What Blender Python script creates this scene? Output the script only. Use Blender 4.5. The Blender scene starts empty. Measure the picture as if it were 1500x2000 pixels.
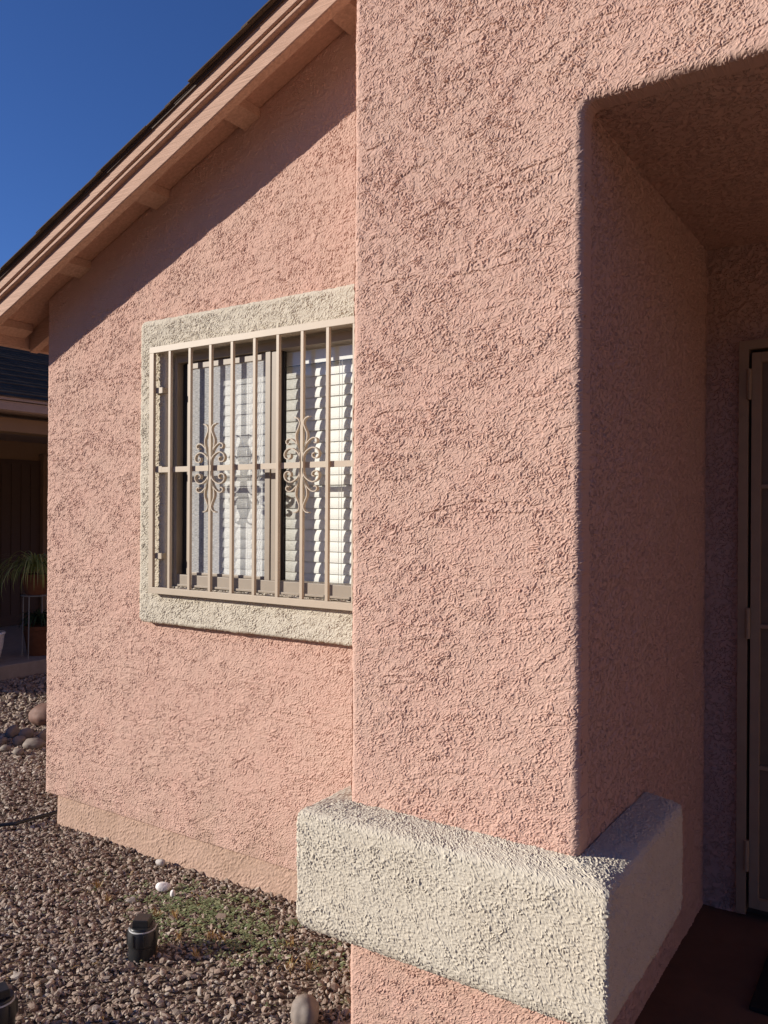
import bpy, math, random
import numpy as np
from mathutils import Matrix, Vector

# ------------------------------------------------------------------ camera, sky, sun, exposure
S = bpy.context.scene
COL = S.collection
R_ = math.radians
YAW, ROLL, H = R_(33.5), 0.006, 1.5
Fv = Vector((-math.sin(YAW), math.cos(YAW), 0)); Rv = Vector((math.cos(YAW), math.sin(YAW), 0)); Uv = Vector((0, 0, 1))
cx = Rv*math.cos(ROLL) + Uv*math.sin(ROLL); cy = -Rv*math.sin(ROLL) + Uv*math.cos(ROLL); cz = -Fv
cam = bpy.data.cameras.new('camera'); camo = bpy.data.objects.new('camera', cam); COL.objects.link(camo)
camo.matrix_world = Matrix(((cx.x, cy.x, cz.x, 0), (cx.y, cy.y, cz.y, 0), (cx.z, cy.z, cz.z, H), (0, 0, 0, 1)))
cam.sensor_fit = 'HORIZONTAL'; cam.sensor_width = 36; cam.lens = 36*1600/1500
cam.clip_start = 0.05; cam.clip_end = 3000
S.camera = camo

SUN_EL, SUN_DIR = R_(19.0), R_(38.0)          # light travels towards (+x, +y), 38 deg off the wall line
trav = Vector((math.cos(SUN_DIR)*math.cos(SUN_EL), math.sin(SUN_DIR)*math.cos(SUN_EL), -math.sin(SUN_EL)))
W = bpy.data.worlds.new('World'); S.world = W; W.use_nodes = True
nt = W.node_tree
sky = nt.nodes.new('ShaderNodeTexSky'); sky.sky_type = 'NISHITA'; sky.sun_disc = False
sky.sun_elevation = SUN_EL
sky.sun_rotation = math.atan2(-trav.x, -trav.y)
sky.altitude = 800; sky.air_density = 1.0; sky.dust_density = 0.0; sky.ozone_density = 7.0
bg = nt.nodes['Background']; bg.inputs[1].default_value = 0.071
hs = nt.nodes.new('ShaderNodeMix'); hs.data_type = 'RGBA'; hs.blend_type = 'MULTIPLY'; hs.inputs[0].default_value = 1; hs.inputs[7].default_value = (.96, .99, 1.27, 1)
nt.links.new(sky.outputs[0], hs.inputs[6]); nt.links.new(hs.outputs[2], bg.inputs[0])
sl = bpy.data.lights.new('sun', 'SUN'); sl.energy = 5.0; sl.angle = R_(0.5); sl.color = (1.0, 0.93, 0.84)
so = bpy.data.objects.new('sun', sl); COL.objects.link(so)
so.rotation_euler = trav.to_track_quat('-Z', 'Y').to_euler(); so.location = (-6, -5, 6)
S.view_settings.view_transform = 'Standard'; S.view_settings.look = 'None'
S.view_settings.exposure = 0.36; S.view_settings.gamma = 1.0
S.view_settings.use_curve_mapping = False

# ------------------------------------------------------------------ helpers
rng = np.random.RandomState(7); random.seed(5)
PERM = rng.permutation(256); PERM = np.concatenate([PERM, PERM, PERM])
GA = rng.rand(256)*2*np.pi; GX, GY = np.cos(GA), np.sin(GA)

def pn(x, y, seed=0):
    """2-D gradient noise, about -0.7..0.7"""
    x = np.asarray(x, float) + seed*17.37; y = np.asarray(y, float) + seed*31.91
    xi = np.floor(x).astype(np.int64); yi = np.floor(y).astype(np.int64)
    xf = x-xi; yf = y-yi; xi &= 255; yi &= 255
    u = xf*xf*xf*(xf*(xf*6-15)+10); v = yf*yf*yf*(yf*(yf*6-15)+10)
    def g(ix, iy, dx, dy):
        h = PERM[PERM[ix & 255] + (iy & 255)]
        return GX[h]*dx + GY[h]*dy
    a = g(xi, yi, xf, yf); b = g(xi+1, yi, xf-1, yf); c = g(xi, yi+1, xf, yf-1); d = g(xi+1, yi+1, xf-1, yf-1)
    return (a+(b-a)*u) + ((c+(d-c)*u) - (a+(b-a)*u))*v

def sst(a, b, x):
    t = np.clip((x-a)/(b-a), 0, 1); return t*t*(3-2*t)

def stucco_h(a, b, seed=0, amp=1.0, lap=1.0):
    """height (m) of hand-trowelled lace stucco: flat-topped ragged patches, lap lines, sand"""
    wa = a + .006*pn(a/.026, b/.022, seed+1) + .0022*pn(a/.009, b/.009, seed+14)
    wb = b + .005*pn(a/.026, b/.022, seed+2) + .0022*pn(a/.009, b/.009, seed+15)
    m = sst(-.22, .22, pn(a/.17, b/.10, seed+3) + .5*pn(a/.06, b/.04, seed+4))
    tb = wb - .22*wa                               # trowelled on the slant
    # overlapping trowel scabs: nearly flat plates whose raised lips break off in abrupt ragged edges
    q = 2.0*pn(wa/.0185, tb/.0122, seed+5) + .65*pn(wa/.0084, tb/.0068, seed+6)
    f1 = q - np.floor(q); k1 = .45+.55*sst(-.25, .20, pn(wa/.032, tb/.020, seed+18))
    h = .0035*(.70+.30*m)*k1*sst(0, .09, f1)*(1-sst(.10, .62, f1))
    q2 = 1.6*pn(wa/.018, wb/.014, seed+7) + .40*pn(wa/.0065, wb/.0065, seed+17)
    f2 = q2 - np.floor(q2); k2 = .40+.60*sst(-.20, .25, pn(wa/.028, tb/.020, seed+19))
    h += .0021*(.55+.45*m)*k2*sst(0, .11, f2)*(1-sst(.12, .60, f2))
    # long lap lines
    t = 3.4*pn(wa/.50, (wb-.10*wa)/.10, seed+8) + .16*pn(wa/.03, wb/.03, seed+9)
    fr = t - np.floor(t)
    h += lap*.0024*sst(.0, .03, fr)*(1-sst(.25, 1, fr))*sst(-.1, .2, pn(a/.12, b/.10, seed+16))
    h += .0012*pn(a/.30, b/.22, seed+10)
    return h*amp

def setm(o, m):
    o.data.materials.append(m)

def link(o, parent=None, label=None, cat=None, group=None, kind=None):
    COL.objects.link(o)
    if parent is not None:
        o.parent = parent
        if parent.parent is None: o.matrix_parent_inverse = Matrix.Translation(-parent.location)   # meshes are in world coordinates
    if label: o['label'] = label
    if cat: o['category'] = cat
    if group: o['group'] = group
    if kind: o['kind'] = kind
    return o

def np_mesh(name, V, Fq, mat, parent=None, smooth=True, **kw):
    """V (n,3), Fq (m,k)"""
    me = bpy.data.meshes.new(name); V = np.asarray(V, np.float32); Fq = np.asarray(Fq, np.int32); k = Fq.shape[1]
    me.vertices.add(len(V)); me.vertices.foreach_set('co', V.ravel())
    me.loops.add(Fq.size); me.loops.foreach_set('vertex_index', Fq.ravel())
    me.polygons.add(len(Fq)); me.polygons.foreach_set('loop_start', np.arange(0, Fq.size, k, dtype=np.int32))
    me.polygons.foreach_set('use_smooth', np.full(len(Fq), smooth))
    me.update(); me.validate()
    o = bpy.data.objects.new(name, me); setm(o, mat)
    return link(o, parent, **kw)

def thing(name, loc, label, cat, group=None):
    o = bpy.data.objects.new(name, None); o.location = loc; o.empty_display_size = .1
    return link(o, None, label, cat, group)

class MB:
    """collects boxes, prisms, tubes and lathes into one mesh"""
    def __init__(s): s.v = []; s.f = []
    def add(s, vs, fs):
        n = len(s.v); s.v += [tuple(v) for v in vs]; s.f += [tuple(i+n for i in f) for f in fs]; return s
    def box(s, x0, x1, y0, y1, z0, z1):
        return s.hexa([(x0,y0,z0),(x1,y0,z0),(x1,y1,z0),(x0,y1,z0),(x0,y0,z1),(x1,y0,z1),(x1,y1,z1),(x0,y1,z1)])
    def hexa(s, p):
        return s.add(p, [(0,3,2,1),(4,5,6,7),(0,1,5,4),(1,2,6,5),(2,3,7,6),(3,0,4,7)])
    def slope(s, x0, x1, c0, c1, y0, y1, k):
        """board following the roof slope z = c + k*x"""
        return s.hexa([(x0,y0,c0+k*x0),(x1,y0,c0+k*x1),(x1,y1,c0+k*x1),(x0,y1,c0+k*x0),
                       (x0,y0,c1+k*x0),(x1,y0,c1+k*x1),(x1,y1,c1+k*x1),(x0,y1,c1+k*x0)])
    def lathe(s, c, prof, n=24, flat=None):
        vs = []; fs = []
        for (r, z) in prof:
            for i in range(n):
                a = 2*math.pi*i/n; vs.append((c[0]+r*math.cos(a), c[1]+r*math.sin(a), c[2]+z))
        for j in range(len(prof)-1):
            for i in range(n):
                i2 = (i+1) % n; fs.append((j*n+i, j*n+i2, (j+1)*n+i2, (j+1)*n+i))
        fs.append(tuple(range(n))[::-1]); fs.append(tuple((len(prof)-1)*n+i for i in range(n)))
        return s.add(vs, fs)
    def tube(s, pts, r, n=8):
        pts = [Vector(p) for p in pts]; vs = []; fs = []
        for i, p in enumerate(pts):
            t = (pts[min(i+1, len(pts)-1)] - pts[max(i-1, 0)]).normalized()
            a = t.cross(Vector((0, 0, 1)) if abs(t.z) < .9 else Vector((1, 0, 0))).normalized(); b = t.cross(a)
            for k in range(n):
                q = 2*math.pi*k/n; vs.append(p + a*math.cos(q)*r + b*math.sin(q)*r)
        for i in range(len(pts)-1):
            for k in range(n):
                k2 = (k+1) % n; fs.append((i*n+k, i*n+k2, (i+1)*n+k2, (i+1)*n+k))
        fs.append(tuple(range(n))); fs.append(tuple((len(pts)-1)*n+k for k in range(n))[::-1])
        return s.add(vs, fs)
    def ribbon(s, pts, y0, y1, th):
        """flat strip: path in xz, width in y, thickness th"""
        P = [Vector((p[0], 0, p[1])) for p in pts]; vs = []; fs = []
        for i, p in enumerate(P):
            t = (P[min(i+1, len(P)-1)] - P[max(i-1, 0)]).normalized(); n = Vector((-t.z, 0, t.x))*th/2
            for q, y in ((p+n, y0), (p-n, y0), (p-n, y1), (p+n, y1)): vs.append((q.x, y, q.z))
        for i in range(len(P)-1):
            for k in range(4):
                k2 = (k+1) % 4; fs.append((i*4+k, i*4+k2, i*4+4+k2, i*4+4+k))
        fs.append((3,2,1,0)); m = (len(P)-1)*4; fs.append((m, m+1, m+2, m+3))
        return s.add(vs, fs)
    def build(s, name, mat, parent=None, smooth=False, bevel=0, **kw):
        me = bpy.data.meshes.new(name); me.from_pydata(s.v, [], s.f); me.update()
        import bmesh
        bm = bmesh.new(); bm.from_mesh(me); bmesh.ops.recalc_face_normals(bm, faces=bm.faces[:])
        if bevel: bmesh.ops.bevel(bm, geom=bm.edges[:], offset=bevel, segments=2, affect='EDGES', profile=.6)
        bm.to_mesh(me); bm.free()
        if smooth: me.polygons.foreach_set('use_smooth', [True]*len(me.polygons)); me.set_sharp_from_angle(angle=R_(35))
        o = bpy.data.objects.new(name, me); setm(o, mat)
        return link(o, parent, **kw)

def spline(pts, n=6):
    """Catmull-Rom through 2-D points"""
    P = [pts[0]] + list(pts) + [pts[-1]]; out = []
    for i in range(1, len(P)-2):
        p0, p1, p2, p3 = map(np.array, (P[i-1], P[i], P[i+1], P[i+2]))
        for t in np.linspace(0, 1, n, endpoint=False):
            out.append(tuple(.5*((2*p1)+(-p0+p2)*t+(2*p0-5*p1+4*p2-p3)*t*t+(-p0+3*p1-3*p2+p3)*t**3)))
    out.append(tuple(pts[-1])); return out

# ------------------------------------------------------------------ materials
class Nodes:
    def __init__(s, name, rough=.85, spec=.25):
        s.m = bpy.data.materials.new(name); s.m.use_nodes = True; s.t = s.m.node_tree; s.n = s.t.nodes
        s.b = s.n['Principled BSDF']; s.b.inputs['Roughness'].default_value = rough
        s.b.inputs['Specular IOR Level'].default_value = spec
        s.tc = s.n.new('ShaderNodeTexCoord'); s.co = s.tc.outputs['Object']
    def l(s, a, b): s.t.links.new(a, b)
    def mapping(s, scale=(1,1,1), rot=(0,0,0)):
        k = s.n.new('ShaderNodeMapping'); k.inputs['Scale'].default_value = scale; k.inputs['Rotation'].default_value = rot
        s.l(s.co, k.inputs['Vector']); return k.outputs[0]
    def noise(s, scale, detail=4, rough=.55, co=None):
        k = s.n.new('ShaderNodeTexNoise'); k.inputs['Scale'].default_value = scale
        k.inputs['Detail'].default_value = detail; k.inputs['Roughness'].default_value = rough
        s.l(co if co is not None else s.co, k.inputs['Vector']); return k.outputs['Fac']
    def ramp(s, fac, stops):
        k = s.n.new('ShaderNodeValToRGB'); e = k.color_ramp.elements
        while len(e) < len(stops): e.new(.5)
        for q, (p, c) in zip(e, stops): q.position = p; q.color = (*c, 1) if len(c) == 3 else c
        s.l(fac, k.inputs[0]); return k.outputs[0]
    def mix(s, fac, a, b, mode='MIX'):
        k = s.n.new('ShaderNodeMix'); k.data_type = 'RGBA'; k.blend_type = mode
        for i, v in ((0, fac), (6, a), (7, b)):
            if isinstance(v, (int, float)): k.inputs[i].default_value = v
            elif isinstance(v, tuple): k.inputs[i].default_value = (*v, 1)
            else: s.l(v, k.inputs[i])
        return k.outputs[2]
    def bump(s, h, strength=.3, dist=.001, prev=None):
        k = s.n.new('ShaderNodeBump'); k.inputs['Strength'].default_value = strength; k.inputs['Distance'].default_value = dist
        s.l(h, k.inputs['Height'])
        if prev is not None: s.l(prev, k.inputs['Normal'])
        s.l(k.outputs[0], s.b.inputs['Normal']); return k.outputs[0]
    def col(s, c):
        if isinstance(c, tuple): s.b.inputs['Base Color'].default_value = (*c, 1)
        else: s.l(c, s.b.inputs['Base Color'])

def stucco_mat(name, c1, c2, dirt, lace=False, splash=False):
    n = Nodes(name, .92, .15)
    f = n.noise(5.5, 5, .6); g = n.noise(40, 4, .6); d = n.noise(16, 6, .7)
    c = n.mix(n.ramp(f, [(.35, (0,0,0)), (.65, (1,1,1))]), c1, c2)
    c = n.mix(n.ramp(g, [(.40, (0,0,0)), (.75, (.5,.5,.5))]), c, tuple(x*.93 for x in c1))
    c = n.mix(n.ramp(d, [(.60, (0,0,0)), (.78, (.35,.35,.35))]), c, dirt)
    if splash:                                    # soil splashed up the foot of the wall, with a ragged upper edge
        sx = n.n.new('ShaderNodeSeparateXYZ'); n.l(n.co, sx.inputs[0]); mr = n.n.new('ShaderNodeMapRange')
        mr.inputs[1].default_value = .50; mr.inputs[2].default_value = .05; n.l(sx.outputs[2], mr.inputs[0])
        mu = n.n.new('ShaderNodeMath'); mu.operation = 'MULTIPLY'; n.l(mr.outputs[0], mu.inputs[0])
        n.l(n.ramp(n.noise(9, 7, .75), [(.42, (0,0,0)), (.72, (.8,.8,.8))]), mu.inputs[1]); c = n.mix(mu.outputs[0], c, (.36, .25, .18))
        st = n.noise(1.0, 4, .6, n.mapping((14, 14, .9))); c = n.mix(n.ramp(st, [(.56, (0,0,0)), (.82, (.25,.25,.25))]), c, (.47, .315, .25))
    n.col(c); b = n.bump(n.noise(420, 3, .6), .30, .0008); b = n.bump(n.noise(1100, 2, .6), .3, .0004, b)
    if lace:                                      # trowel scabs as relief on the faces that are meshed coarsely
        q = n.noise(66, 3, .6); n.bump(n.ramp(q, [(.44, (0,0,0)), (.49, (1,1,1))]), 1.0, .005, b)
    return n.m

PINK = stucco_mat('pink_stucco', (.550, .366, .288), (.556, .354, .280), (.50, .34, .265), splash=True)
PINK_LACE = stucco_mat('pink_stucco_lace', (.550, .366, .288), (.556, .354, .280), (.50, .34, .265), True)
CREAM = stucco_mat('cream_stucco', (.545, .485, .385), (.575, .52, .42), (.44, .385, .31))
def plinth_mat():
    n = Nodes('painted_footing', .9, .15)
    c = n.mix(n.ramp(n.noise(7, 6, .7), [(.40, (0,0,0)), (.66, (1,1,1))]), (.50, .34, .255), (.43, .29, .21))
    c = n.mix(n.ramp(n.noise(60, 5, .75), [(.58, (0,0,0)), (.70, (.9,.9,.9))]), c, (.30, .20, .14))
    n.col(c); n.bump(n.noise(90, 7, .75), .9, .004); return n.m
FOOT = plinth_mat()
def board_mat(name, c1, c2, rot=0.0, grain=1.0):
    n = Nodes(name, .75, .25)
    co = n.mapping((3, 40, 90), (0, rot, 0))
    g = n.noise(2.2, 6, .65, co); big = n.noise(3, 3)
    c = n.mix(n.ramp(g, [(.38, (0,0,0)), (.62, (1,1,1))]), c1, tuple(x*.86 for x in c2))
    c = n.mix(n.ramp(big, [(.45, (0,0,0)), (.8, (.5,.5,.5))]), c, tuple(x*.85 for x in c2))
    n.col(c); n.bump(g, .9*grain, .0035); return n.m
K = 5/12; KA = math.atan(K)
BOARD = board_mat('painted_rake_board', (.53, .335, .24), (.47, .29, .205), KA)
SOFF = board_mat('painted_soffit', (.52, .30, .21), (.46, .26, .18), KA, .6)
def simple(name, c, rough=.6, spec=.3, var=.12, sc=18, bs=0.0, metal=0.0, bsc=200):
    n = Nodes(name, rough, spec); n.b.inputs['Metallic'].default_value = metal
    n.col(n.mix(n.ramp(n.noise(sc, 5, .65), [(.3, (0,0,0)), (.75, (1,1,1))]), c, tuple(x*(1-var) for x in c)))
    if bs: n.bump(n.noise(bsc, 4, .6), bs, .001)
    return n.m
TAN = simple('tan_painted_steel', (.48, .395, .295), .5, .35, .12, 9)
FRAME = simple('tan_aluminium', (.31, .255, .195), .5, .4, .12)
GASKET = simple('dark_gasket', (.03, .028, .027), .6)
WHITE = simple('white_slat', (.84, .83, .77), .5, .3, .05)
BLACK = simple('black_plastic', (.022, .022, .023), .38, .5, .4, 30, .2, 0, 150)
STEEL = simple('pale_zinc', (.55, .54, .52), .35, .5, .2, 30, 0, .8)
DARKROOM = simple('room_paint', (.35, .32, .29), .9)
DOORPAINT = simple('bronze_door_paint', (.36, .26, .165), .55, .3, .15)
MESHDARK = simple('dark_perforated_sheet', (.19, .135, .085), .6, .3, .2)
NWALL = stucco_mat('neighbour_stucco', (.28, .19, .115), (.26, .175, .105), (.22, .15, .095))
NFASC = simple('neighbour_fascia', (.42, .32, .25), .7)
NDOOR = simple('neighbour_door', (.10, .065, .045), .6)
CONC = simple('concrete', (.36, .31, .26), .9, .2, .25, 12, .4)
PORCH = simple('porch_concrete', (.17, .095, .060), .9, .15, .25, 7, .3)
MATM = simple('rubber_mat', (.02, .019, .018), .9, .2, .3, 60, .8)
TERRA = simple('terracotta', (.17, .075, .038), .85, .15, .3, 25, .2)
GLAZE = simple('white_glaze', (.70, .69, .66), .3, .5, .1)
WIRE = simple('grey_wire', (.25, .26, .25), .5)
SOIL = simple('soil', (.05, .035, .025), .95)
def shingle_mat():
    n = Nodes('asphalt_shingle', 1.0, .0)
    c = n.ramp(n.noise(300, 3, .7), [(.3, (.06,.045,.032)), (.7, (.17,.128,.092))])
    c = n.mix(n.ramp(n.noise(9, 3), [(.4, (0,0,0)), (.6, (.6,.6,.6))]), c, (.07, .052, .038))
    n.col(c); n.bump(n.noise(400, 3), .6, .001); return n.m
SHING = shingle_mat()
DRIP = simple('brown_drip_edge', (.085, .055, .038), .7, .2)
def ground_mat():
    n = Nodes('gravel_bed', .95, .15)
    c = n.ramp(n.noise(130, 4, .75), [(.25, (.08,.055,.042)), (.5, (.19,.135,.10)), (.75, (.34,.26,.20))])
    c = n.mix(n.ramp(n.noise(1.2, 4), [(.4, (0,0,0)), (.7, (.5,.5,.5))]), c, (.16, .12, .085))
    n.col(c); n.bump(n.noise(95, 4, .7), 1.0, .012); return n.m
GROUND = ground_mat()
HILL = simple('blocker_hillside', (.20, .15, .105), .95, .1, .45, .06)  # brown for the added ring that screens off the horizon sky
def pebble_mat():
    n = Nodes('crushed_granite', .85, .25)
    g = n.n.new('ShaderNodeNewGeometry')
    c = n.ramp(g.outputs['Random Per Island'], [(0, (.16,.115,.088)), (.18, (.27,.19,.145)), (.34, (.36,.265,.205)), (.50, (.22,.17,.135)), (.62, (.46,.37,.29)), (.74, (.30,.21,.155)), (.86, (.56,.48,.39)), (1, (.35,.31,.27))])
    c = n.mix(.30, c, n.ramp(n.noise(160, 4, .7), [(.3, (.14,.10,.075)), (.7, (.46,.36,.27))]))
    n.col(c); n.bump(n.noise(350, 3), .4, .001); return n.m
PEB = pebble_mat()
def rock_mat(name, c1, c2):
    n = Nodes(name, .7, .3)
    n.col(n.mix(n.ramp(n.noise(25, 6, .7), [(.3, (0,0,0)), (.7, (1,1,1))]), c1, c2)); n.bump(n.noise(90, 5, .6), .25, .002); return n.m
ROCK = rock_mat('river_rock', (.27, .22, .18), (.19, .155, .13))
ROCKR = rock_mat('red_brown_rock', (.22, .12, .09), (.15, .085, .065))
QUARTZ = rock_mat('white_quartz', (.80, .77, .74), (.68, .62, .58))
PALE = rock_mat('pale_rock', (.55, .50, .45), (.42, .37, .33))
def leaf_mat(name, stops):
    n = Nodes(name, .6, .3); g = n.n.new('ShaderNodeNewGeometry')
    n.col(n.ramp(g.outputs['Random Per Island'], stops)); return n.m
GREEN = leaf_mat('weed_leaf', [(0, (.11,.145,.06)), (.5, (.18,.205,.095)), (1, (.26,.26,.14))])
STRAW = leaf_mat('dry_weed', [(0, (.30,.17,.05)), (.5, (.38,.23,.075)), (1, (.42,.32,.17))])
SPIDER = leaf_mat('spider_leaf', [(0, (.16,.22,.05)), (.5, (.30,.34,.09)), (1, (.48,.48,.22))])
SHRUB = leaf_mat('dark_leaf', [(0, (.015,.03,.012)), (1, (.04,.07,.025))])
def glass_mat():
    m = bpy.data.materials.new('window_glass'); m.use_nodes = True; t = m.node_tree; t.nodes.clear()
    o = t.nodes.new('ShaderNodeOutputMaterial'); mx = t.nodes.new('ShaderNodeMixShader'); fr = t.nodes.new('ShaderNodeFresnel')
    ge = t.nodes.new('ShaderNodeNewGeometry'); mr = t.nodes.new('ShaderNodeMapRange'); mr.inputs[3].default_value = 1.5; mr.inputs[4].default_value = 1/1.5
    t.links.new(ge.outputs['Backfacing'], mr.inputs[0]); t.links.new(mr.outputs[0], fr.inputs[0])      # same reflectance on both faces of the pane
    tr = t.nodes.new('ShaderNodeBsdfTransparent'); tr.inputs[0].default_value = (.985, .99, .985, 1)
    gl = t.nodes.new('ShaderNodeBsdfGlossy'); gl.inputs['Roughness'].default_value = .004
    tc = t.nodes.new('ShaderNodeTexCoord'); nz = t.nodes.new('ShaderNodeTexNoise'); nz.inputs['Scale'].default_value = 2.2
    bp = t.nodes.new('ShaderNodeBump'); bp.inputs['Strength'].default_value = .10; bp.inputs['Distance'].default_value = .01
    t.links.new(tc.outputs['Object'], nz.inputs['Vector']); t.links.new(nz.outputs['Fac'], bp.inputs['Height']); t.links.new(bp.outputs[0], gl.inputs['Normal'])
    t.links.new(fr.outputs[0], mx.inputs[0]); t.links.new(tr.outputs[0], mx.inputs[1]); t.links.new(gl.outputs[0], mx.inputs[2]); t.links.new(mx.outputs[0], o.inputs[0])
    return m
GLASS = glass_mat()
def screen_mat():
    m = bpy.data.materials.new('insect_screen_mesh'); m.use_nodes = True; t = m.node_tree; t.nodes.clear()
    o = t.nodes.new('ShaderNodeOutputMaterial'); mx = t.nodes.new('ShaderNodeMixShader')
    tr = t.nodes.new('ShaderNodeBsdfTransparent'); df = t.nodes.new('ShaderNodeBsdfDiffuse'); df.inputs[0].default_value = (.80, .80, .78, 1)
    tc = t.nodes.new('ShaderNodeTexCoord'); mp = t.nodes.new('ShaderNodeMapping'); mp.inputs['Scale'].default_value = (60, 60, 420)
    nz = t.nodes.new('ShaderNodeTexNoise'); nz.inputs['Scale'].default_value = 1.0; nz.inputs['Detail'].default_value = 3
    rp = t.nodes.new('ShaderNodeMapRange'); rp.inputs[1].default_value = .3; rp.inputs[2].default_value = .7; rp.inputs[3].default_value = .25; rp.inputs[4].default_value = .60
    t.links.new(tc.outputs['Object'], mp.inputs[0]); t.links.new(mp.outputs[0], nz.inputs['Vector']); t.links.new(nz.outputs['Fac'], rp.inputs[0])
    t.links.new(rp.outputs[0], mx.inputs[0]); t.links.new(tr.outputs[0], mx.inputs[1]); t.links.new(df.outputs[0], mx.inputs[2]); t.links.new(mx.outputs[0], o.inputs[0])
    return m
SCREEN = screen_mat()

# ------------------------------------------------------------------ stucco panels
def panel(name, mat, parent, a0, a1, z0, z1, g, front, back, dfun, r=.02, axis='y', sign=-1, seed=0, amp=1.0, edge_wob=.002, lap=1.0, **kw):
    """Displaced stucco sheet. In-plane coordinates (a, z); out-of-plane at `front`, outward direction sign along axis.
    dfun(a,z) > 0 inside the sheet; its border is rounded by r and returned to depth `back`."""
    na = int(round((a1-a0)/g))+1; nz = int(round((z1-z0)/g))+1
    A, Z = np.meshgrid(np.linspace(a0, a1, na), np.linspace(z0, z1, nz), indexing='ij')
    wob = lambda a, z: edge_wob*(pn(a/.16, z/.16, seed+20) + .55*pn(a/.04, z/.04, seed+21) + .35*pn(a/.014, z/.014, seed+22))
    dd = (lambda a, z: dfun(a, z) + wob(a, z)) if dfun else (lambda a, z: np.full(a.shape, 9.))
    d = dd(A, Z); e = 1e-4
    ga = (dd(A+e, Z)-dd(A-e, Z))/(2*e); gz = (dd(A, Z+e)-dd(A, Z-e))/(2*e)
    L = np.maximum(np.hypot(ga, gz), 1e-6); ga /= L; gz /= L
    out = d < 0
    A2 = np.where(out, A - d*ga, A); Z2 = np.where(out, Z - d*gz, Z)
    dc = np.clip(d, 0, r); c = 1-dc/r; push = r - np.sqrt(np.maximum(r*r-(c*r)**2, 0))
    rough_edge = 1 + .25*np.clip(c, 0, 1)*(d < r)
    depth = np.where(out, abs(back-front), push)
    h = stucco_h(A2, Z2, seed, amp, lap)*rough_edge
    if dfun: h = h*(.38+.62*sst(.2*r, 1.9*r, d))
    h = np.where(out, 0, h)
    na_ = -ga*c; nz_ = -gz*c; nn = np.sqrt(np.maximum(1-c*c, 0))
    A2 = A2 + h*na_; Z2 = Z2 + h*nz_; P = front + sign*(-depth + h*nn)
    V = np.stack([A2, P, Z2] if axis == 'y' else [P, A2, Z2] if axis == 'x' else [A2, Z2, P], -1).reshape(-1, 3)
    I = np.arange(na*nz).reshape(na, nz)
    q = np.stack([I[:-1, :-1], I[1:, :-1], I[1:, 1:], I[:-1, 1:]], -1).reshape(-1, 4)
    keep = ~(out.ravel()[q].all(1)); q = q[keep]
    # faces that are wholly outside within one ring keep the return; orient outwards
    flip = {('y', -1): 0, ('y', 1): 1, ('x', 1): 0, ('x', -1): 1, ('z', -1): 1, ('z', 1): 0}[(axis, sign)]
    if flip: q = q[:, ::-1]
    used = np.unique(q); rem = np.full(len(V), -1); rem[used] = np.arange(len(used))
    return np_mesh(name, V[used], rem[q], mat, parent, smooth=False, **kw)

def rrect(x0, x1, z0, z1, r):
    """signed distance, positive inside a rounded rectangle"""
    mx, mz, hx, hz = (x0+x1)/2, (z0+z1)/2, (x1-x0)/2-r, (z1-z0)/2-r
    def f(a, z):
        qx = np.abs(a-mx)-hx; qz = np.abs(z-mz)-hz
        return r - (np.hypot(np.maximum(qx, 0), np.maximum(qz, 0)) + np.minimum(np.maximum(qx, qz), 0))
    return f

# ------------------------------------------------------------------ ground
D = 2.411                                    # window wall plane
XL, XR, Y0, ZH = -1.367, -0.690, 1.896, 2.487     # entry pier: left, right, front; head of the opening
YB = 3.24                                    # back wall of the entry
def ground_z(x, y):
    return .012*pn(np.asarray(x)/.7, np.asarray(y)/.7, 40) + .022*sst(-2.9, -1.7, np.asarray(x))*sst(1.4, 2.3, np.asarray(y)) - .018
gx = np.concatenate([np.linspace(-400, -12, 14), np.linspace(-10, 4, 100), np.linspace(6, 400, 14)])
gy = np.concatenate([np.linspace(-400, -8, 14), np.linspace(-6, 9, 100), np.linspace(11, 400, 14)])
GXm, GYm = np.meshgrid(gx, gy, indexing='ij'); gz = ground_z(GXm, GYm)
I = np.arange(len(gx)*len(gy)).reshape(len(gx), len(gy))
np_mesh('ground', np.stack([GXm, GYm, gz], -1).reshape(-1, 3), np.stack([I[:-1,:-1], I[1:,:-1], I[1:,1:], I[:-1,1:]], -1).reshape(-1, 4), GROUND, kind='structure')

# added hill ring, unseen behind the roofs, blocks low sky light from the entry
ha = np.linspace(0, 2*math.pi, 181)[:-1]; ring = []
for rr, hh in ((180, 0), (240, .35), (320, .8), (380, 1.0), (470, .6), (600, -.05)):
    z = hh*(66+22*pn(ha*5/math.pi, ha*0+rr*.004, 61)+12*pn(ha*17/math.pi, ha*0+rr*.01, 62)) - .5
    ring.append(np.stack([rr*np.cos(ha), rr*np.sin(ha), z], -1))
HV = np.concatenate(ring); nh = len(ha); HF = []
for j in range(len(ring)-1):
    for i in range(nh): HF.append((j*nh+i, j*nh+(i+1) % nh, (j+1)*nh+(i+1) % nh, (j+1)*nh+i))
np_mesh('horizon_blocker_hills', HV, np.array(HF), HILL, kind='structure')

# ------------------------------------------------------------------ the house
house = thing('house', (-3.5, D, 0), 'salmon pink stucco house with cream trim and a sloping eave, filling most of the picture', 'house')
ROOF_C = 4.0
# window wall: left corner, weep-screed bottom, sloping top, hole behind the window trim
hole = rrect(-2.72, -1.56, 1.12, 2.22, .01)
def d_wall(a, z):
    d = np.minimum(a+3.556, z-.130)
    d = np.minimum(d, (ROOF_C+.004+K*a-z)*math.cos(KA))
    return np.minimum(d, -hole(a, z))
panel('front_wall', PINK, house, -3.562, XL+.02, .122, 3.46, .0039, D, D+.03, d_wall, r=.011, seed=3, edge_wob=.0012)
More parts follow.
